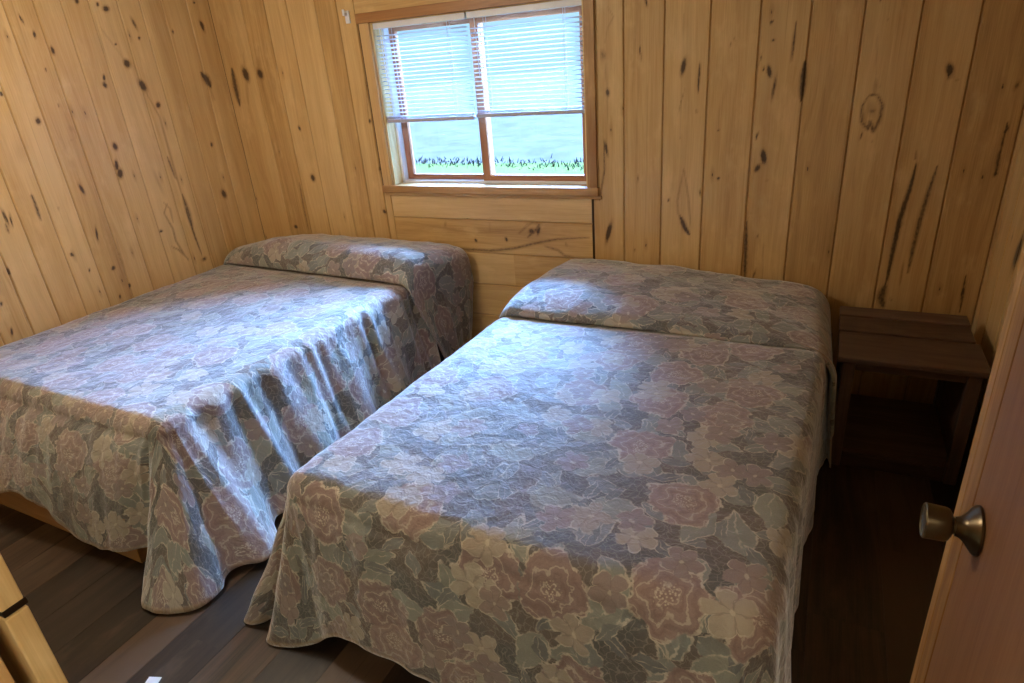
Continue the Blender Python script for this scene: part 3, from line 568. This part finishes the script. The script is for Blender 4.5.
# ---------------------------------------------------------------- beds
def hermite(knots, P):
    ks = np.array([k[0] for k in knots], float); vs = np.array([k[1:] for k in knots], float)
    m = np.gradient(vs, ks, axis=0)
    i = np.clip(np.searchsorted(ks, P, side='right') - 1, 0, len(ks) - 2)
    h = ks[i + 1] - ks[i]; t = np.clip((P - ks[i]) / h, 0, 1)
    t2, t3 = t * t, t ** 3
    h = h[..., None]; t = t[..., None]; t2 = t2[..., None]; t3 = t3[..., None]
    return (2 * t3 - 3 * t2 + 1) * vs[i] + (t3 - 2 * t2 + t) * h * m[i] + (3 * t2 - 2 * t3) * vs[i + 1] + (t3 - t2) * h * m[i + 1]
def grid_obj(name, P, UV, HEM, parent=None, origin=(0, 0, 0)):
    ny, nx, _ = P.shape
    me = bpy.data.meshes.new(name)
    V = P.reshape(-1, 3) - np.array(origin)
    idx = np.arange(nx * ny).reshape(ny, nx)
    Fa = np.stack([idx[:-1, :-1].ravel(), idx[:-1, 1:].ravel(), idx[1:, 1:].ravel(), idx[1:, :-1].ravel()], 1)
    me.vertices.add(len(V)); me.vertices.foreach_set('co', V.ravel())
    me.loops.add(len(Fa) * 4); me.loops.foreach_set('vertex_index', Fa.ravel().astype(np.int32))
    me.polygons.add(len(Fa)); me.polygons.foreach_set('loop_start', np.arange(0, len(Fa) * 4, 4, dtype=np.int32))
    me.update(); me.validate()
    uvl = me.uv_layers.new(name='UVMap'); uvl.data.foreach_set('uv', UV.reshape(-1, 2)[Fa.ravel()].ravel())
    c = np.ones((len(V), 4)); c[:, 0] = HEM.ravel()
    at = me.attributes.new('hem', 'FLOAT_COLOR', 'POINT'); at.data.foreach_set('color', c.ravel())
    for p in me.polygons: p.use_smooth = True
    me.materials.append(M_SPREAD)
    o = bpy.data.objects.new(name, me)
    if parent is None: o.location = origin
    link(o, parent)
    sm = o.modifiers.new('thick', 'SOLIDIFY'); sm.thickness = .006; sm.offset = -1
    return o
def vnoise(X, Y, s, seed=0.0):
    out = np.empty(X.shape)
    it = np.nditer([X, Y], flags=['multi_index'])
    for a, b in it: out[it.multi_index] = noise.noise(Vector((float(a) * s, float(b) * s, seed)))
    return out

def make_bed(x0, x1, y0, ycl, ycr, zt, hem, ped, shear, names, hpil, flap_r, flap_l, uvoff, ripl, sidehem_l):
    """x0..x1, y0..: mattress outline; crease line from ycl (left) to ycr (right)"""
    cx, cy = (x0 + x1) / 2, 1.0
    def SH(P):
        Q = P.copy(); Q[..., 0] = P[..., 0] + shear * (P[..., 1] - cy); Q[..., 1] = P[..., 1] - shear * (P[..., 0] - cx); return Q
    hem = [(k[0], k[1] - shear * (k[2] - cy), k[2] + shear * (k[1] - cx), k[3]) for k in hem]
    R = .065; arc = math.pi * R / 2; L = .56; W = x1 - x0 - 2 * R
    nd = 46; dd = np.concatenate([np.linspace(0, arc, 10)[1:], np.linspace(arc, L, nd - 8)[1:]])
    us = np.concatenate([-dd[::-1], np.linspace(0, W, 120), W + dd])
    yend = max(ycl, ycr) + .10; LV = yend - y0 - R
    vs = np.concatenate([-dd[::-1], np.linspace(0, LV, 170)])
    U, Vv = np.meshgrid(us, vs)
    a_l = np.clip(-U, 0, None); a_r = np.clip(U - W, 0, None); b = np.clip(-Vv, 0, None)
    a = np.maximum(a_l, a_r); d = np.maximum(a, b)
    IX = x0 + R + np.clip(U, 0, W); IY = y0 + R + np.clip(Vv, 0, None)
    with np.errstate(divide='ignore', invalid='ignore'):
        rr = np.where(b >= a, .5 * a / np.maximum(b, 1e-9), 1 - .5 * b / np.maximum(a, 1e-9))  # 0 at the foot, 1 at the side
    side = (a > 0) & (b <= 0); foot = (b > 0) & (a <= 0); cor = (a > 0) & (b > 0)
    p = np.full(U.shape, 2.5)
    p = np.where(foot, 2 + np.clip(U, 0, W) / W, p)
    p = np.where(cor & (a_r > 0), 3 + rr, p); p = np.where(cor & (a_l > 0), 2 - rr, p)
    vfrac = np.clip(Vv, 0, None) / LV
    p = np.where(side & (a_r > 0), 4 + vfrac, p); p = np.where(side & (a_l > 0), 1 - vfrac, p)
    H = hermite(hem, p)
    nx_, ny_ = H[..., 0] - IX, H[..., 1] - IY
    # along straight edges keep the roll-over square to the edge
    nxs = np.where(a_r > 0, 1.0, np.where(a_l > 0, -1.0, 0.0)); nys = np.where(b > 0, -1.0, 0.0)
    ca = np.clip(rr, 0, 1) * math.pi / 2
    nxc = np.where(a_r > 0, 1, -1) * np.sin(ca); nyc = -np.cos(ca)
    nx0 = np.where(cor, nxc, np.where(side, nxs, 0)); ny0 = np.where(cor, nyc, np.where(foot, nys, 0))
    th = np.clip(d / R, 0, math.pi / 2)
    w = np.clip((d - arc) / (L - arc), 0, 1)
    EX = IX + nx0 * R * np.sin(th); EY = IY + ny0 * R * np.sin(th); EZ = zt - R * (1 - np.cos(th))
    f = w ** np.where(foot, .62, 1.12)
    X = EX + (H[..., 0] - EX) * f; Y = EY + (H[..., 1] - EY) * f
    Z = np.where(d > arc, EZ + (H[..., 2] - EZ) * w, EZ)
    # hanging ripples (gathers), small near the top
    sp = np.where(side, Y * 1.0, X)
    rip = np.sin(sp * 62 + 1.6 * np.sin(sp * 17)) * .5 + np.sin(sp * 38 + 2 + 1.2 * np.sin(sp * 9)) * .6 + np.sin(sp * 23 + .7)*.5
    up = np.clip((d - .02) / .10, 0, 1) * (1 - .25 * w)
    amp = np.where(side & (a_r > 0), ripl[0], np.where(side & (a_l > 0), ripl[1], np.where(foot, ripl[2], .0035)))
    X = X + np.where(side, nx0, 0) * rip * amp * up; Y = Y + np.where(foot, ny0, 0) * rip * amp * up
    # top surface: soft unevenness, a touch of crown
    n1 = vnoise(X, Y, 3.2, uvoff[0]); n2 = vnoise(X, Y, 11.0, 4 + uvoff[0]); n3 = vnoise(X * 1.0, Y * 1.0, 24.0, 9.0)
    tp = 1 - np.clip(d / .1, 0, 1)
    Z = Z + (n1 * .007 + n2 * .004 + n3 * .0016) * (tp + .0)
    hang = np.clip((d - arc) / .1, 0, 1)
    X = X + (n2 * .006 + n3 * .003) * hang * np.where(side | cor, 1, .2); Y = Y + (n2 * .006 + n3 * .003) * hang * np.where(foot | cor, 1, .2)
    # the crease: the cloth dips where it tucks under the pillow
    fr = np.clip((X - x0) / (x1 - x0), 0, 1); yc = ycl + (ycr - ycl) * fr
    dip = np.exp(-((Y - yc) / .03) ** 2) * .010 + np.clip((Y - yc) / .03, 0, 1) * .016
    Z = Z - dip * tp
    P = SH(np.stack([X, Y, Z], -1))
    UV = np.stack([U + uvoff[1], Vv + uvoff[2]], -1)
    hm = np.where(d > 0, d / L, 0)
    org = tuple(SH(np.array([[(x0 + x1) / 2, y0 + .9, zt]]))[0])
    sp_o = grid_obj('bedspread', P, UV, hm, None, org)
    tag(sp_o, names[1], 'bedspread', 'floral bedspreads on the two beds')

    # fold over the pillows
    yb = YB - .035
    ws = np.concatenate([np.linspace(0, .10, 12)[:-1], np.linspace(.10, 1, 52)])
    Rl, Rr = .085, (.085 if x0 < -2 else .13); arc2 = math.pi * Rr / 2; L2 = .56
    d2 = np.concatenate([np.linspace(0, arc2, 10)[1:], np.linspace(arc2, L2, 34)[1:]])
    x0f, x1f = x0 + flap_l[0], x1 + flap_r[0]
    W2 = x1f - x0f - Rl - Rr
    us = np.concatenate([-d2[::-1], np.linspace(0, W2, 130), W2 + d2])
    U, Wv = np.meshgrid(us, ws)
    al = np.clip(-U, 0, None); ar = np.clip(U - W2, 0, None); d = np.maximum(al, ar)
    R2 = np.where(ar > 0, Rr, Rl); arc2 = math.pi * R2 / 2
    XI = x0f + Rl + np.clip(U, 0, W2) * (1 + flap_r[4] * Wv / W2)
    fr = np.clip((XI - x0) / (x1 - x0), 0, 1)
    yc = ycl + (ycr - ycl) * fr
    hx = np.interp(XI, [k[0] for k in hpil], [k[1] for k in hpil])
    # smooth the height knots
    # profile across the pillow
    w = Wv
    yv = np.where(w < .06, yc + .03 - (.042) * np.sin(np.clip(w / .06, 0, 1) * math.pi / 2), yc - .012 + (yb - yc + .012) * (w - .06) / .94)
    s = (w - .06) / .94
    rise = np.where(w < .06, .10 * (w / .06), .10 + .90 * np.sqrt(np.clip(1 - (1 - np.clip(s / .30, 0, 1)) ** 2, 0, 1)))
    fall = 1 - .34 * np.clip((s - .32) / .68, 0, 1) ** 1.5
    shp = rise * fall
    ZI = zt - .006 + hx * shp
    ZI = np.where(s > .965, ZI - (s - .965) / .035 * .12, ZI)
    th = np.clip(d / R2, 0, math.pi / 2); sg = np.where(ar > 0, 1.0, -1.0)
    EX = XI + np.where(d > 0, sg, 0) * R2 * np.sin(th); EZ = ZI - R2 * (1 - np.cos(th)) * 1.0
    wd = np.clip((d - arc2) / (L2 - arc2), 0, 1)
    # hem of the flap: (x, y, z) at the front edge and at the wall
    def lerp3(k, s): 
        ss = np.clip(s, 0, 1)[..., None]; A_, B_ = np.array(k[1]), np.array(k[2]); return A_ * (1 - ss) + B_ * ss
    HR, HL = lerp3(flap_r, w), lerp3(flap_l, w); HH = np.where((ar > 0)[..., None], HR, HL)
    f = wd ** 1.0
    wav = (np.sin(w * 15.0 + 1.0) * .55 + np.sin(w * 31 + .4) * .35) * flap_r[3] * np.where(ar > 0, 1, 0)
    X = EX + (HH[..., 0] - EX) * f + wav * wd ** .8 * np.where(d > 0, 1, 0)
    Y = yv + (HH[..., 1] - yv) * f
    Z = np.where(d > arc2, EZ + (HH[..., 2] - EZ) * wd, EZ)
    n1 = vnoise(X, Y, 4.5, 20 + uvoff[0]); n2 = vnoise(X, Y, 13.0, 24 + uvoff[0])
    tp = (1 - np.clip(d / .12, 0, 1)) * np.clip(w / .1, 0, 1)
    Z = Z + (n1 * .012 + n2 * .005) * tp
    hg = np.clip((d - arc2) / .1, 0, 1); X = X + (n1 * .01 + n2 * .005) * hg * np.where(np.abs(HH[..., 0] - x0) < .2, 0, 1)
    P = SH(np.stack([X, Y, Z], -1)); P[..., 1] = np.minimum(P[..., 1], YB - .018)
    P[..., 0] = np.maximum(P[..., 0], XL + .008)
    mid = U.shape[1] // 2
    ds = np.hypot(np.diff(yv[:, mid]), np.diff(ZI[:, mid])); al_ = np.concatenate([[0], np.cumsum(ds)])
    UV = np.stack([U * 1.0 + uvoff[1] + .37, np.broadcast_to(al_[:, None], U.shape) + yc[0, mid] - y0 + uvoff[2] + .9], -1)
    e1 = np.where(d > 0, d / L2, 0); e2 = 1 - w * 4; hm = np.maximum(e1, np.where(w < .02, .985, 0))
    o = grid_obj('pillow_fold', P, UV, hm, sp_o, org)
    o['label'] = 'part of the bedspread folded back over the pillows, with a crease along its front edge'

    # the bed itself: box base, mattress
    bx0, bx1, by0 = ped
    b = empty('bed', ((bx0 + bx1) / 2, (by0 + 2.9) / 2, 0), names[0], 'bed', 'double beds side by side')
    def shbox(bm, c, s, ax, bev, seg=2):
        n0 = len(bm.verts); wbox(bm, c, s, ax, bev, seg); bm.verts.ensure_lookup_table()
        for v in bm.verts[n0:]:
            q = SH(np.array([[v.co.x, v.co.y, v.co.z]]))[0]; v.co = q
    bm = bmesh.new()
    mx, my, zb = (bx0 + bx1) / 2, (by0 + 2.98) / 2, .19
    shbox(bm, (mx, by0 + .01, zb / 2), (bx1 - bx0, .02, zb), 0, .002)
    shbox(bm, (mx, 2.97, zb / 2), (bx1 - bx0, .02, zb), 0, .002)
    shbox(bm, (bx0 + .01, my, zb / 2), (.02, 2.98 - by0 - .02, zb), 1, .002)
    shbox(bm, (bx1 - .01, my, zb / 2), (.02, 2.98 - by0 - .02, zb), 1, .002)
    shbox(bm, (mx, my, zb + .008), (bx1 - bx0, 2.98 - by0, .016), 1, .002)
    finish('platform_base', bm, M_BASE, b)
    bm = bmesh.new(); zs = zb + .018
    shbox(bm, ((x0 + x1) / 2, (y0 + 2.97) / 2 + .01, (zs + zt - .035) / 2), (x1 - x0 - .10, 2.97 - y0 - .05, zt - .035 - zs), 1, .04, 4)
    finish('mattress', bm, M_MATT, b, smooth=True)
    return b

# left bed, against the left wall
hem1 = [(0, -3.444, 2.7, .36), (1, -3.444, 1.2, .30), (1.5, -3.443, .99, .16), (2, -3.30, .955, .11), (2.25, -2.98, .945, .118), (2.45, -2.76, .94, .185), (2.58, -2.62, .94, .165),
        (2.78, -2.37, .935, .055), (2.92, -2.19, .945, .065), (3.02, -2.02, .985, .10), (3.12, -1.99, .915, .035), (3.26, -1.945, .845, .014), (3.42, -1.87, .83, .010), (3.58, -1.79, .855, .010),
        (3.75, -1.72, .91, .014), (3.88, -1.712, .99, .02), (3.97, -1.735, 1.075, .03), (4.03, -1.665, 1.16, .03), (4.08, -1.70, 1.25, .035), (4.14, -1.80, 1.33, .04), (4.21, -1.74, 1.44, .04),
        (4.29, -1.82, 1.55, .04), (4.37, -1.75, 1.67, .04), (4.46, -1.83, 1.80, .04), (4.55, -1.76, 1.95, .04), (4.65, -1.84, 2.08, .04), (4.76, -1.78, 2.25, .04), (4.88, -1.85, 2.42, .04), (5, -1.82, 2.62, .04)]
hp1 = [(-3.42, .02), (-3.35, .085), (-3.2, .125), (-3.0, .160), (-2.8, .165), (-2.56, .153), (-2.35, .160), (-2.15, .158), (-2.05, .148), (-1.9, .13), (-1.8, .12)]
make_bed(-3.438, -1.955, 1.095, 2.66, 2.575, .56, hem1, (-3.43, -2.13, .985), 0.012,
         ('left double bed against the plank wall, its tan box base showing under the spread', 'floral bedspread on the left bed, trailing to a point at its foot corner'),
         hp1, (.03, (-1.87, 2.72, .04), (-1.86, 3.02, .08), .014, .10), (.0, (-3.44, 2.66, .45), (-3.44, 3.03, .45)), (0.0, 0.3, 0.2), (.013, .002, .004), None)
# right bed, turned a touch
hem2 = [(0, -1.42, 2.4, .05), (.2, -1.44, 2.1, .05), (.4, -1.41, 1.85, .05), (.6, -1.46, 1.6, .05), (.8, -1.43, 1.35, .05), (.95, -1.47, 1.2, .04), (1.1, -1.50, 1.08, .03), (1.28, -1.552, .965, .018), (1.40, -1.525, .92, .012),
        (1.5, -1.47, .94, .012), (1.56, -1.438, .985, .02), (1.62, -1.428, .94, .012), (1.70, -1.412, .893, .010), (1.84, -1.32, .900, .010), (1.95, -1.24, .93, .03), (2.05, -1.16, .925, .10), (2.2, -1.03, .915, .125), (2.4, -.80, .91, .10), (2.6, -.55, .905, .10),
        (2.8, -.30, .895, .08), (3.0, -.06, .87, .05), (3.25, .0, .82, .02), (3.5, .05, .80, .012), (3.75, .075, .87, .012), (4.0, .05, 1.0, .03), (4.12, .065, 1.2, .04), (4.25, .045, 1.4, .04), (4.4, .06, 1.6, .04), (4.55, .055, 1.8, .04), (4.7, .085, 2.0, .04), (4.85, .08, 2.2, .04), (5, .115, 2.42, .04)]
hp2 = [(-1.42, .04), (-1.33, .066), (-1.22, .078), (-1.08, .084), (-.96, .085), (-.78, .080), (-.58, .056), (-.38, .042), (-.23, .032), (-.13, .018), (-.03, -.01)]
make_bed(-1.335, .012, .985, 2.30, 2.345, .56, hem2, (-1.25, -.08, 1.0), .042,
         ('right double bed beside the nightstand, almost hidden under its floral spread', 'floral bedspread on the right bed, nearest the nightstand and the open door'),
         hp2, (.035, (.075, 2.37, .05), (-.0, 3.03, .05), .006, -.06), (.0, (-1.47, 2.36, .1), (-1.42, 3.0, .1)), (5.0, 3.1, 1.7), (.006, .010, .004), None)

# dark board standing between the right bed and the nightstand
bm = bmesh.new(); wbox(bm, (.055, YB - .016, .156), (.085, .024, .308), 2, .003)
tag(finish('board_end', bm, M_RAILDARK, origin=(.055, YB - .02, 0)), 'short dark upright board at the back wall between right bed and nightstand', 'board')

# ---------------------------------------------------------------- nightstand
nx0, nx1, ny0, ny1, nz = .108, .582, 2.42, 2.945, .49
n = empty('nightstand', ((nx0 + nx1) / 2, (ny0 + ny1) / 2, 0), 'dark stained open wooden nightstand with a boarded top beside the right bed', 'nightstand')
W = nx1 - nx0; xc = (nx0 + nx1) / 2
for k, (ya, yb2, xe) in enumerate(((ny0, 2.675, nx1), (2.680, 2.835, nx1 - .012), (2.840, ny1, nx1 - .008))):
    dz = (0, .004, .008)[k]
    bm = bmesh.new(); wbox(bm, ((nx0 + xe) / 2, (ya + yb2) / 2, nz - .011 + dz), (xe - nx0, yb2 - ya, .022), 0, .003); finish('top_board', bm, M_DARKWOOD, n)
yc2 = (ny0 + ny1) / 2
for sx in (nx0 + .040, nx1 - .040):
    for sy in (ny0 + .040, ny1 - .035):
        bm = bmesh.new(); wbox(bm, (sx, sy, (nz - .024) / 2), (.042, .042, nz - .024), 2, .003); finish('leg', bm, M_DARKWOOD, n)
    bm = bmesh.new(); wbox(bm, (sx, yc2, .04 + (nz - .064) / 2), (.016, ny1 - ny0 - .13, nz - .068), 1, .002); finish('side_panel', bm, M_DARKWOOD, n)
bm = bmesh.new(); wbox(bm, (xc, ny0 + .034, nz - .042), (W - .125, .018, .034), 0, .002); finish('apron', bm, M_DARKWOOD, n)
bm = bmesh.new(); wbox(bm, (xc, ny1 - .034, nz - .042), (W - .125, .018, .034), 0, .002); finish('apron', bm, M_DARKWOOD, n)
bm = bmesh.new(); wbox(bm, (xc, yc2, .075), (W - .105, ny1 - ny0 - .06, .018), 0, .002); finish('shelf', bm, M_DARKWOOD, n)
bm = bmesh.new(); wbox(bm, (xc, ny0 + .034, .034), (W - .125, .018, .060), 0, .002); finish('lower_rail', bm, M_DARKWOOD, n)

# ---------------------------------------------------------------- door, standing open
DXF, DY0, DY1 = .23, .200, .970
dr = bpy.data.objects.new('door_1', None); dr.location = (DXF + .018, DY0, 0); link(dr); dr['kind'] = 'structure'
bm = bmesh.new(); wbox(bm, (DXF + .0185, (DY0 + DY1 - .078) / 2, .01 + .995), (.035, DY1 - .078 - DY0, 1.99), 2, .001); finish('door_panel', bm, M_DOOR, dr)
bm = bmesh.new()
wbox(bm, (DXF + .018, DY1 - .054, 1.005), (.036, .046, 1.99), 2, .0015); wbox(bm, (DXF + .018, DY1 - .0145, 1.005), (.036, .029, 1.99), 2, .0015)
o = finish('edge_board', bm, M_STILE, dr); o['label'] = 'pale pine boards along the free edge of the door'
for z in (.25, 1.75):
    bm = bmesh.new(); tube(bm, (DXF + .045, DY0 - .004, z - .045), (DXF + .045, DY0 - .004, z + .045), .006, 12); wbox(bm, (DXF + .038, DY0 + .012, z), (.004, .03, .09), 2, .0005); finish('hinge', bm, M_BRONZE, dr)
KY, KZ = .842, .985
hd = None
bm = bmesh.new()
lathe(bm, [(.0005, 0), (.0335, 0), (.0335, -.003), (.030, -.007), (.020, -.014), (.0145, -.020), (.0125, -.026)], (DXF, KY, KZ), 'x')
rose = finish('knob_rose', bm, M_BRONZE, dr, smooth=True)
bm = bmesh.new()
lathe(bm, [(.0105, -.018), (.0105, -.028), (.0165, -.030), (.0215, -.033), (.0232, -.037), (.0235, -.046), (.0243, -.058), (.0243, -.0605), (.0225, -.0620), (.0208, -.0605), (.0190, -.0595), (.0005, -.0590)], (DXF, KY, KZ), 'x', 48)
kn = finish('knob', bm, M_BRASS, dr, smooth=True)
for ob in (rose, kn):
    md = ob.modifiers.new('e', 'EDGE_SPLIT'); md.split_angle = math.radians(35)

# scrap of paper on the floor
bm = bmesh.new(); wbox(bm, (-1.632, .652, .0022), (.040, .036, .0016), 1, .0, rot=Matrix.Rotation(.35, 3, 'Z'))
tag(finish('paper_scrap', bm, M_PAPER, origin=(-1.632, .652, 0)), 'small white paper scrap on the dark floor in front of the beds', 'paper')

# ---------------------------------------------------------------- lamps
def ceiling_lamp(x, y, label, power, col):
    r = empty('ceiling_lamp', (x, y, ZC), label, 'lamp')
    bm = bmesh.new(); lathe(bm, [(.001, 0), (.13, 0), (.13, -.018), (.12, -.022), (.001, -.022)], (x, y, ZC), 'z'); finish('canopy', bm, M_WHITE, r, True)
    bm = bmesh.new(); lathe(bm, [(.001, -.022), (.112, -.022), (.118, -.04), (.10, -.075), (.06, -.095), (.001, -.10)], (x, y, ZC), 'z'); finish('glass_shade', bm, M_LAMP, r, True)
    L = bpy.data.lights.new('lamp_light', 'POINT'); L.energy = power; L.color = col; L.shadow_soft_size = .10
    o = bpy.data.objects.new('lamp_light', L); o.location = (0, 0, -.22); link(o, r)
ceiling_lamp(-2.2, 1.3, 'round flush ceiling lamp added out of view to brighten the bedroom', P_ROOM, (1.0, .90, .76))  # unseen fitting, added as warm fill for the bedroom walls
ceiling_lamp(.35, -.65, 'round flush ceiling lamp in the hallway outside the bedroom door', P_HALL, (1.0, .84, .64))
S = bpy.data.lights.new('overcast_sun', 'SUN'); S.energy = P_SUN; S.color = (.22, .47, 1.0); S.angle = math.radians(86)
so = bpy.data.objects.new('overcast_sun', S); link(so); so.location = (0, 8, 6)
d = Vector((-.13, -1.0, -1.35)); so.rotation_euler = d.to_track_quat('-Z', 'Y').to_euler()
wd = bpy.data.worlds.new('sky'); SC.world = wd; wd.use_nodes = True
nt = wd.node_tree; bg = nt.nodes['Background']
tc = nt.nodes.new('ShaderNodeTexCoord'); sp = nt.nodes.new('ShaderNodeSeparateXYZ'); rp = nt.nodes.new('ShaderNodeValToRGB')
nt.links.new(tc.outputs['Generated'], sp.inputs[0]); nt.links.new(sp.outputs[2], rp.inputs[0]); nt.links.new(rp.outputs[0], bg.inputs[0])
rp.color_ramp.elements[0].color = (.42, .74, .98, 1); rp.color_ramp.elements[1].color = (.30, .58, .95, 1); rp.color_ramp.elements[1].position = .8
bg.inputs[1].default_value = P_WORLD

# ---------------------------------------------------------------- camera
cam = bpy.data.cameras.new('camera'); co = bpy.data.objects.new('camera', cam); link(co)
yaw, pitch, roll = -0.48056399, 0.41967667, -0.08362633
f = Vector((math.sin(yaw) * math.cos(pitch), math.cos(yaw) * math.cos(pitch), -math.sin(pitch)))
r = Vector((math.cos(yaw), -math.sin(yaw), 0)); u = r.cross(f)
r2 = r * math.cos(roll) + u * math.sin(roll); u2 = -r * math.sin(roll) + u * math.cos(roll)
m = Matrix((r2, u2, -f)).transposed().to_4x4(); m.translation = Vector((0, 0, 1.6)); co.matrix_world = m
cam.sensor_width = 36; cam.lens = 631.523 / 1024 * 36; cam.clip_start = .02
SC.camera = co
vs = SC.view_settings; vs.view_transform = 'Standard'; vs.look = 'None'; vs.gamma = 1; vs.use_curve_mapping = False
vs.exposure = EXPOSURE
